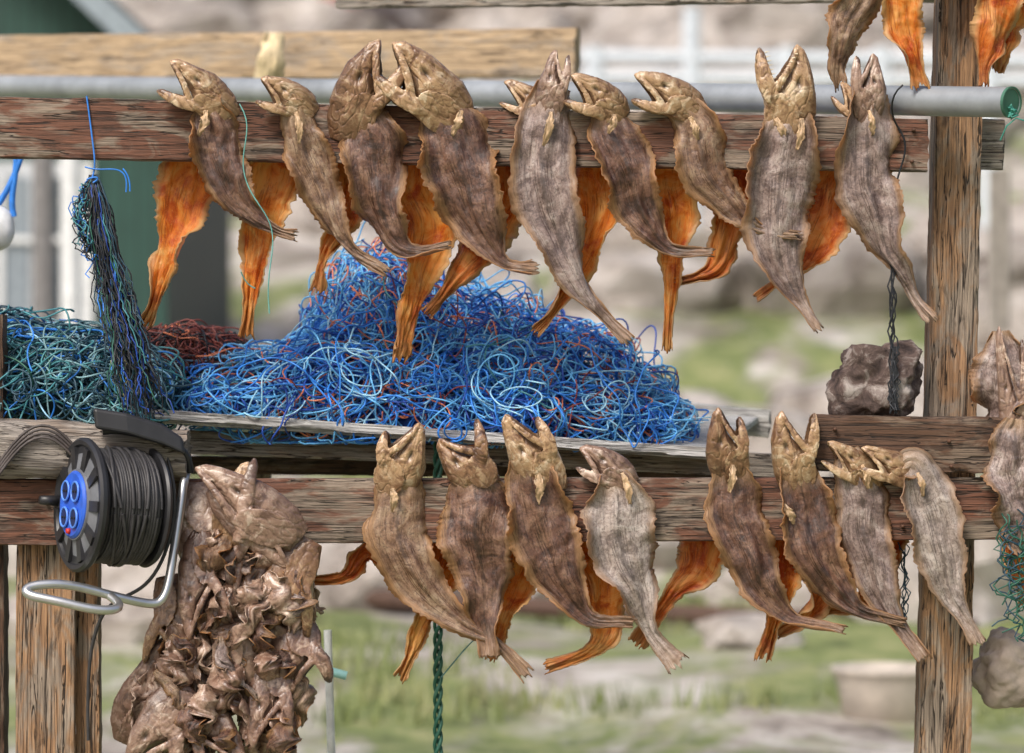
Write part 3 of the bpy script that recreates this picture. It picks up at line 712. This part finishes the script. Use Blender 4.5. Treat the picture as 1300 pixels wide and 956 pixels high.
# ---------------------------------------------------------------- cable reel
reel=empty('cable_reel'); 
BLK=plain('black_plastic',(.022,.022,.025),.4); GRY=plain('grey_plastic',(.16,.165,.18),.45); BLU=plain('blue_plastic',(.03,.12,.62),.35); DBL=plain('socket_dark',(.01,.02,.09),.4); CAB=plain('cable_rubber',(.042,.040,.042),.5,0,.3,40); REDP=plain('red_plastic',(.6,.03,.02),.4)
ax=Vector((-.86,-.47,.06)).normalized(); zz=Vector((0,0,1)); ex=zz.cross(ax).normalized(); ey=ax.cross(ex).normalized()
C0=W(103,641,-.20)
RM=Matrix(((ex.x,ey.x,ax.x,C0.x),(ex.y,ey.y,ax.y,C0.y),(ex.z,ey.z,ax.z,C0.z),(0,0,0,1)))
def rp(x,y,z): return RM@Vector((x,y,z))
def lathe(name,prof,mat,k=64):
    bm=bmesh.new(); rings=[]
    for (r,z) in prof: rings.append([bm.verts.new(rp(r*math.cos(2*math.pi*i/k),r*math.sin(2*math.pi*i/k),z)) for i in range(k)])
    for a,b in zip(rings,rings[1:]):
        for i in range(k): bm.faces.new((a[i],a[(i+1)%k],b[(i+1)%k],b[i]))
    if prof[0][0]>1e-5: bm.faces.new(rings[0])
    bm.faces.new(rings[-1]); bmesh.ops.recalc_face_normals(bm,faces=bm.faces)
    me=bpy.data.meshes.new(name); bm.to_mesh(me); bm.free(); o=obj(name,me,mat,reel); me.set_sharp_from_angle(angle=math.radians(35)); return o
lathe('front_flange',[(.10,-.012),(.160,-.012),(.167,-.004),(.167,.006),(.160,.012),(.150,.010),(.146,.004),(.10,.004)],BLK)
lathe('grey_disc',[(.05,-.006),(.147,-.006),(.147,.000),(.09,.012),(.088,.018),(.05,.018)],GRY)
lathe('blue_hub',[(.02,.0),(.082,.0),(.084,.020),(.078,.026),(.02,.026)],BLU)
lathe('drum',[(.06,-.006),(.118,-.012),(.118,-.17),(.06,-.17)],CAB)
lathe('rear_flange',[(.03,-.17),(.145,-.17),(.15,-.176),(.145,-.184),(.03,-.184)],BLK)
bm=bmesh.new()
for i in range(10):
    a=2*math.pi*i/10
    M=RM@Matrix.Rotation(a,4,'Z')@Matrix.Translation((.117,0,.008))@Matrix.Diagonal((.058,.026,.012,1))
    bmesh.ops.create_cube(bm,size=1,matrix=M)
me=bpy.data.meshes.new('ribs'); bm.to_mesh(me); bm.free(); obj('ribs',me,BLK,reel,False)
bm=bmesh.new(); bm2=bmesh.new()
rim=plain('blue_rim',(.10,.26,.80),.35)
for i in range(4):
    a=math.pi/2*i+math.pi/4; cx,cy=.046*math.cos(a),.046*math.sin(a)
    M=RM@Matrix.Translation((cx,cy,.0285))
    bmesh.ops.create_cone(bm,cap_ends=True,segments=28,radius1=.0235,radius2=.0235,depth=.005,matrix=M)
    for sx in (-.008,.008): bmesh.ops.create_cone(bm2,cap_ends=True,segments=12,radius1=.003,radius2=.003,depth=.003,matrix=RM@Matrix.Translation((cx+sx,cy,.0325)))
    curves('socket_rim_%d'%i,[[rp(cx+.024*math.cos(t*math.pi/12),cy+.024*math.sin(t*math.pi/12),.031) for t in range(24)]],.003,rim,reel,cyclic=True)
me=bpy.data.meshes.new('sockets'); bm.to_mesh(me); bm.free(); obj('sockets',me,DBL,reel,False)
me=bpy.data.meshes.new('pins'); bm2.to_mesh(me); bm2.free(); obj('socket_holes',me,BLK,reel,False)
bm=bmesh.new(); bmesh.ops.create_cone(bm,cap_ends=True,segments=16,radius1=.008,radius2=.006,depth=.01,matrix=RM@Matrix.Translation((.0,-.066,.03))); me=bpy.data.meshes.new('b'); bm.to_mesh(me); bm.free(); obj('reset_button',me,REDP,reel)
bm=bmesh.new(); bmesh.ops.create_cone(bm,cap_ends=True,segments=20,radius1=.014,radius2=.011,depth=.05,matrix=RM@Matrix.Translation((-.13,.005,.035))); me=bpy.data.meshes.new('k'); bm.to_mesh(me); bm.free(); obj('crank_knob',me,BLK,reel)
rc=random.Random(2); ls=[]
for layer,(r0,z0,z1) in enumerate(((.124,-.016,-.164),(.132,-.160,-.022),(.139,-.03,-.15))):
    turns=16; n=turns*40; ln=[]
    for i in range(n):
        t=i/n; a=t*turns*2*math.pi; z=z0+(z1-z0)*t+.003*fn(a*.7,layer); r=r0+.004*fn(a*.35,layer*3.)+.0025*fn(math.cos(a)*2,math.sin(a)*2,layer)
        ln.append(rp(r*math.cos(a),r*math.sin(a),z))
    ls.append(ln)
for k in range(5):
    ln=[]; tilt=rc.uniform(-.05,.05); zc=rc.uniform(-.13,-.06); ph=rc.random()*6
    for i in range(60):
        a=i/60*2*math.pi*1.0; ln.append(rp(.146*math.cos(a),.146*math.sin(a),zc+tilt*math.sin(a+ph)))
    ls.append(ln)
curves('cable',ls,.0046,CAB,reel,res=2)
curves('loose_cable',[[W(205,560,-.1),W(222,600,-.13),W(224,660,-.14),W(205,720,-.14),W(178,752,-.14),W(140,762,-.1),W(118,800,-.06),W(110,860,-.04),W(112,940,-.04)]],.0046,CAB,reel,res=2,kind='NURBS')
curves('stand_tube',[[W(238,596,-.07),W(234,606,-.10),W(228,650,-.12),W(219,710,-.14),W(213,750,-.16),W(204,766,-.17),W(190,768,-.18),W(140,756,-.22),W(92,742,-.26),W(60,741,-.28),W(38,744,-.29),W(31,750,-.30),W(38,757,-.31),W(75,763,-.31),W(115,774,-.30),W(148,776,-.28),W(156,768,-.25),W(140,757,-.225)]],.0115,STEEL,reel,res=4,kind='NURBS')
curves('stand_axle',[[rp(0,0,-.15),rp(0,0,-.22),W(226,640,-.10),W(222,690,-.12)]],.008,STEEL,reel,res=3)
pts=[(118,520,-.16),(160,527,-.15),(205,541,-.13),(232,556,-.12)]
verts=[];faces=[]
for i,(x,y,yy) in enumerate(pts):
    for (dx,dy,dz) in ((0,-3,.045),(0,-3,-.045),(3,27,-.05),(3,27,.04)):
        if i==3: dy=dy*.8+2
        verts.append(W(x+dx,y+dy*.9,yy+dz))
for i in range(3):
    for j in range(4): faces.append((i*4+j,i*4+(j+1)%4,i*4+4+(j+1)%4,i*4+4+j))
faces+= [(0,1,2,3),(12,15,14,13)]
me=mesh_from('handle',verts,faces); o=obj('carry_handle',me,BLK,reel,False)
bm=bmesh.new(); bm.from_mesh(me); bmesh.ops.recalc_face_normals(bm,faces=bm.faces); bm.to_mesh(me); bm.free()
bv=o.modifiers.new('b','BEVEL'); bv.width=.008; bv.segments=3
curves('handle_tube',[[W(130,548,-.17),W(150,545,-.16),W(185,553,-.14),W(222,565,-.12),W(240,575,-.1),W(242,600,-.09)]],.009,BLK,reel,res=3,kind='NURBS')

# ---------------------------------------------------------------- setting: terrain
def hgt(x,d):
    if d<13: h=0
    elif d<25: t=(d-13)/12; h=1.0*t*t*(3-2*t)*.6+.4*t
    elif d<75: h=1+(d-25)*8/35
    else: h=12.43+ (d-75)*.02
    amp=min(1,max(0,(d-9)/12))
    h+=amp*(.35*fn(x*.25+3,d*.25)+.16*fn(x*.8,d*.8,2))+min(1,max(0,(d-28)/15))*(.9*fn(x*.12,d*.12,5)+.45*fn(x*.45,d*.45,8))
    return h
xs=list(np.concatenate([-np.geomspace(600,30,14),np.linspace(-28,28,141),np.geomspace(30,600,14)]))
ds=list(np.concatenate([[-200,-60,-20,-5,2,5,7],np.linspace(8,75,170),np.geomspace(78,900,16)]))
verts=[(x,d-8,hgt(x,d)) for d in ds for x in xs]; nx=len(xs)
faces=[(i*nx+j,i*nx+j+1,(i+1)*nx+j+1,(i+1)*nx+j) for i in range(len(ds)-1) for j in range(nx-1)]
m,nt,p=newmat('ground_rock_grass'); tc=N(nt,'ShaderNodeTexCoord'); ob=tc.outputs['Object']
sx=N(nt,'ShaderNodeSeparateXYZ'); nt.links.new(ob,sx.inputs[0])
n1=noi(nt,mapn(nt,ob,(1,.45,1.6)),.75,6,.65,.6); n2=noi(nt,ob,3.5,6,.7); n3=noi(nt,mapn(nt,ob,(1,1,4)),.9,8,.75,.8)
rockc=ramp(nt,n3,[(.36,(.13,.105,.09)),(.45,(.30,.26,.225)),(.53,(.46,.415,.37)),(.62,(.62,.58,.54))])
grass=ramp(nt,n2,[(.3,(.08,.10,.035)),(.5,(.18,.215,.075)),(.7,(.34,.33,.16))])
bias=N(nt,'ShaderNodeMapRange'); nt.links.new(sx.outputs[1],bias.inputs[0]); bias.inputs[1].default_value=9; bias.inputs[2].default_value=30; bias.inputs[3].default_value=.04; bias.inputs[4].default_value=-.06
bx_=N(nt,'ShaderNodeMapRange'); nt.links.new(sx.outputs[0],bx_.inputs[0]); bx_.inputs[1].default_value=0; bx_.inputs[2].default_value=4; bx_.inputs[3].default_value=0; bx_.inputs[4].default_value=.06
gf=ramp(nt,mth(nt,'ADD',mth(nt,'ADD',n1,bias.outputs[0]),bx_.outputs[0]),[(.46,0.0),(.56,1.0)])
c=mix(nt,gf,rockc,grass); nt.links.new(c,p.inputs['Base Color']); p.inputs['Roughness'].default_value=.95
nt.links.new(bump(nt,n2,.08,.6),p.inputs['Normal'])
obj('ground',mesh_from('ground',verts,faces),m)

mb,nt,p=newmat('boulder_stone'); tc=N(nt,'ShaderNodeTexCoord'); a=noi(nt,tc.outputs['Object'],1.6,7,.75,.5)
c=ramp(nt,a,[(.36,(.17,.14,.12)),(.48,(.40,.35,.31)),(.62,(.62,.57,.53))]); nt.links.new(c,p.inputs['Base Color']); p.inputs['Roughness'].default_value=.9; nt.links.new(bump(nt,a,.15,1),p.inputs['Normal'])
bm=bmesh.new(); rk=random.Random(21)
for i in range(190):
    d=rk.uniform(15,58); x=rk.uniform(-.2,.2)*d; 
    if d<22 and rk.random()<.4: continue
    r=rk.uniform(.25,1.0)*(.40+d/50); rock(bm,Vector((x,d-8,hgt(x,d)+r*.1)),r,i*3.1,2,.55,(1.3,1,.7))
me=bpy.data.meshes.new('rocks'); bm.to_mesh(me); bm.free(); obj('boulders',me,mb,None,False)
vs=[];fs=[]; rk=random.Random(4)
for i in range(3000):
    d=rk.uniform(13.5,27); x=rk.uniform(-.19,.19)*d
    if fn(x*.6,d*.35,9)<.0: continue
    z=hgt(x,d)
    for b in range(6):
        a=rk.uniform(0,6.28); l=rk.uniform(.05,.16); w=.012; ox,oy=rk.uniform(-.1,.1),rk.uniform(-.1,.1)
        k=len(vs); vs+=[(x+ox-w*math.cos(a),d-8+oy-w*math.sin(a),z-.02),(x+ox+w*math.cos(a),d-8+oy+w*math.sin(a),z-.02),(x+ox+.4*l*math.sin(a),d-8+oy+.3*l*math.cos(a),z+l)]; fs.append((k,k+1,k+2))
mg,nt,p=newmat('grass_blades'); tc=N(nt,'ShaderNodeTexCoord'); a=noi(nt,tc.outputs['Object'],.8,4,.6)
c=ramp(nt,a,[(.35,(.11,.14,.05)),(.5,(.22,.26,.095)),(.65,(.40,.38,.20))]); nt.links.new(c,p.inputs['Base Color'])
obj('grass',mesh_from('grass',vs,fs),mg,None,False)

# ---------------------------------------------------------------- setting: houses, rails
def box(name,lo,hi,mat,parent=None,bev=.0):
    bm=bmesh.new(); c=[(a+b)/2 for a,b in zip(lo,hi)]; s=[abs(b-a) for a,b in zip(lo,hi)]
    bmesh.ops.create_cube(bm,size=1,matrix=Matrix.Translation(c)@Matrix.Diagonal((*s,1)))
    me=bpy.data.meshes.new(name); bm.to_mesh(me); bm.free(); return obj(name,me,mat,parent,False)
def boards(name,c,scale):
    m,nt,p=newmat(name); tc=N(nt,'ShaderNodeTexCoord'); w=N(nt,'ShaderNodeTexWave',bands_direction='X'); w.inputs['Scale'].default_value=scale
    nt.links.new(tc.outputs['Object'],w.inputs[0]); n=noi(nt,tc.outputs['Object'],2,4,.6)
    cc=mix(nt,ramp(nt,w.outputs['Fac'],[(.03,.7),(.12,0.0)]),ramp(nt,n,[(.3,[x*.75 for x in c]),(.7,[x*1.2 for x in c])]),[x*.25 for x in c])
    nt.links.new(cc,p.inputs['Base Color']); p.inputs['Roughness'].default_value=.6; return m
GRN=boards('green_boards',(.018,.065,.050),3); WHT=plain('white_paint',(.74,.75,.76),.5); GLS=plain('window_glass',(.05,.07,.09),.1); REDB=boards('red_boards',(.42,.08,.05),2); ROOF=plain('roof_felt',(.05,.065,.075),.8)
gh=empty('green_house'); Y=14
def bx(name,x0,y0,x1,y1,ya,yb,mat,par):
    a=W(x0,y0,ya); b=W(x1,y1,ya); return box(name,(a.x,ya,b.z),(b.x,yb,a.z),mat,par)
bx('wall',-700,100,212,700,Y,Y+5,GRN,gh)
bx('corner_trim',100,205,118,700,Y-.06,Y-.002,WHT,gh)
bx('window_frame',-60,205,92,420,Y-.08,Y-.004,plain('frame_paint',(.55,.57,.6),.5),gh); bx('window_glass',-48,225,36,405,Y-.10,Y-.081,plain('glass_grey',(.26,.30,.34),.2),gh); bx('window_glass_2',48,225,82,405,Y-.10,Y-.081,GLS,gh)
bx('window_mullion',-4,225,4,405,Y-.13,Y-.101,WHT,gh); bx('window_sill',-60,300,92,308,Y-.14,Y-.131,WHT,gh)
v=[W(-700,101,Y+.01),W(212,101,Y+.01),W(-250,-330,Y+.01)]; vv=[Vector(a) for a in v]+[Vector((a.x,Y+4.9,a.z)) for a in v]
obj('gable',mesh_from('g',vv,[(0,1,2),(5,4,3),(0,3,4,1),(1,4,5,2),(2,5,3,0)]),GRN,gh,False)
pr0=W(-250,-345,Y); pr1=W(245,122,Y)
def slopebox(name,a,b,th,y0,y1,mat,par):
    n=Vector((-(b-a).z,0,(b-a).x)).normalized()*th
    if n.z<0: n=-n
    vv=[Vector((a.x,y0,a.z)),Vector((b.x,y0,b.z)),Vector((b.x,y0,b.z))+n,Vector((a.x,y0,a.z))+n]
    vv+= [Vector((q.x,y1,q.z)) for q in vv]
    return obj(name,mesh_from(name,vv,[(0,1,2,3),(7,6,5,4),(0,4,5,1),(1,5,6,2),(2,6,7,3),(3,7,4,0)]),mat,par,False)
slopebox('roof',pr0,pr1,.12,Y-.5,Y+5.3,ROOF,gh)
slopebox('bargeboard',pr0-Vector((0,0,.10)),pr1-Vector((0,0,.10)),.16,Y-.56,Y-.502,plain('barge',(.28,.33,.37),.6),gh)
rh_=empty('red_house'); Y2=43
bx('wall',205,-160,445,46,Y2,Y2+7,REDB,rh_); bx('window',345,-40,400,22,Y2-.15,Y2-.01,WHT,rh_); bx('window_glass',352,-30,393,14,Y2-.2,Y2-.151,GLS,rh_); bx('foundation',200,34,450,62,Y2-.1,Y2-.004,plain('concrete',(.45,.44,.42),.9),rh_)
bx('door_frame',228,-60,262,34,Y2-.15,Y2-.01,WHT,rh_)
v=[W(190,-155,Y2-.4),W(460,-155,Y2-.4),W(325,-300,Y2-.4)]; vv=[Vector(a) for a in v]+[Vector((a.x,Y2+7.4,a.z)) for a in v]
obj('roof',mesh_from('g',vv,[(0,1,2),(5,4,3),(0,3,4,1),(1,4,5,2),(2,5,3,0)]),ROOF,rh_,False)
wr=empty('white_railing')
def rod(name,a,b,r,mat,par): 
    return pipe(name,a,b,r,mat,r*.5,par)
RP=plain('rail_paint',(.66,.71,.76),.5)
for i,(ya,yb) in enumerate(((72,78),(98,104))): rod('rail_%d'%i,W(735,ya,20),W(1420,yb,20),.06,RP,wr)
for i,x in enumerate((755,878,1000,1120,1255)): rod('post_%d'%i,W(x,10 if x==878 else 60,20),W(x,290,20),.08,RP,wr)
wf=empty('white_fence')
for i,x in enumerate((55,90,600,760)): rod('post_%d'%i,W(x,190 if x<300 else 90,10 if x<300 else 26),W(x,700 if x<300 else 230,10 if x<300 else 26),.06,WHT if i!=0 else plain('grey_post',(.2,.19,.19),.7),wf)
rod('rail',W(600,95,26),W(780,70,26),.05,WHT,wf)
sg=empty('grey_gate')
for x in (1262,1275): rod('bar',W(x,215,9),W(x,420,9),.03,plain('gate',(.3,.27,.24),.8),sg)
curves('blue_rope',[[W(20,190,.8),W(24,220,.8),W(10,250,.8),W(18,275,.8)],[W(28,195,.8),W(18,230,.8),W(-4,262,.8)]],.009,R_B,kind='NURBS')
bm=bmesh.new(); rock(bm,W(-4,290,.8),.05,1.1,4,.05,(1,1,1.3)); me=bpy.data.meshes.new('float'); bm.to_mesh(me); bm.free(); obj('white_float',me,WHT)
log('rusty_pole',W(420,757,9),W(1240,800,8),.05,.055,plain('rust_pole',(.09,.05,.035),.8),seed=6,gnarl=.08)
log('rusty_pole',W(640,700,14),W(1300,745,13),.05,.055,plain('rust_pole2',(.12,.08,.06),.8),seed=7,gnarl=.08)
tub=empty('plastic_tub'); C=W(1128,852,5.5); bm=bmesh.new(); k=48; rings=[]
for (r,z) in ((.18,-.30),(.22,-.05),(.235,-.01),(.245,.0),(.245,.02),(.225,.02),(.215,-.02),(.17,-.28)):
    rings.append([bm.verts.new(C+Vector((r*math.cos(2*math.pi*i/k),r*math.sin(2*math.pi*i/k)*.9,z))) for i in range(k)])
for a_,b_ in zip(rings,rings[1:]):
    for i in range(k): bm.faces.new((a_[i],a_[(i+1)%k],b_[(i+1)%k],b_[i]))
bm.faces.new(rings[0]); bm.faces.new(rings[-1]); bmesh.ops.recalc_face_normals(bm,faces=bm.faces)
me=bpy.data.meshes.new('tub'); bm.to_mesh(me); bm.free(); obj('shell',me,plain('tub_plastic',(.50,.44,.38),.6,0,.25,8),tub)
plank('stand',W(1128,930,5.5),W(1128,1080,5.5),.3,.3,WD_GREY,tub)
st=empty('white_pole'); rod('pole',W(416,800,.5),W(428,1200,.5),.011,WHT,st); rod('cap',W(418,852,.49),W(440,858,.49),.012,plain('cyan_plastic',(.35,.65,.65),.4),st)
bm=bmesh.new(); rock(bm,W(1285,850,.25),.11,8.8,5,.35,(1,.5,.9)); me=bpy.data.meshes.new('bag'); bm.to_mesh(me); bm.free(); obj('canvas_bag',me,plain('canvas',(.42,.34,.28),.8,0,.3,14,.006))

# ---------------------------------------------------------------- light, camera
w=bpy.data.worlds.new('World'); scene.world=w; w.use_nodes=True; nt=w.node_tree
sky=nt.nodes.new('ShaderNodeTexSky'); sky.sky_type='NISHITA'; sky.sun_disc=False
el=math.radians(48); sd=Vector((-.50,-.87)); rot=math.atan2(sd.x,sd.y)
sky.sun_elevation=el; sky.sun_rotation=rot; sky.dust_density=5; sky.ozone_density=1
nt.links.new(sky.outputs[0],nt.nodes['Background'].inputs[0]); nt.nodes['Background'].inputs[1].default_value=.15
L=bpy.data.lights.new('sun','SUN'); L.energy=2.6; L.angle=math.radians(16); L.color=(1,.965,.915)
lo=bpy.data.objects.new('sun',L); col.objects.link(lo)
dv=Vector((sd.x*math.cos(el),sd.y*math.cos(el),math.sin(el))); lo.rotation_euler=dv.to_track_quat('Z','Y').to_euler()
cam=bpy.data.cameras.new('camera'); co=bpy.data.objects.new('camera',cam); col.objects.link(co)
co.location=(0,-D,CZ); co.rotation_euler=(math.radians(90),0,0); cam.lens=36*D/2.6; cam.sensor_width=36; cam.clip_end=2000
cam.dof.use_dof=True; cam.dof.focus_distance=D-.04; cam.dof.aperture_fstop=1.9
scene.camera=co
scene.view_settings.view_transform='Standard'; scene.view_settings.look='None'; scene.view_settings.exposure=0
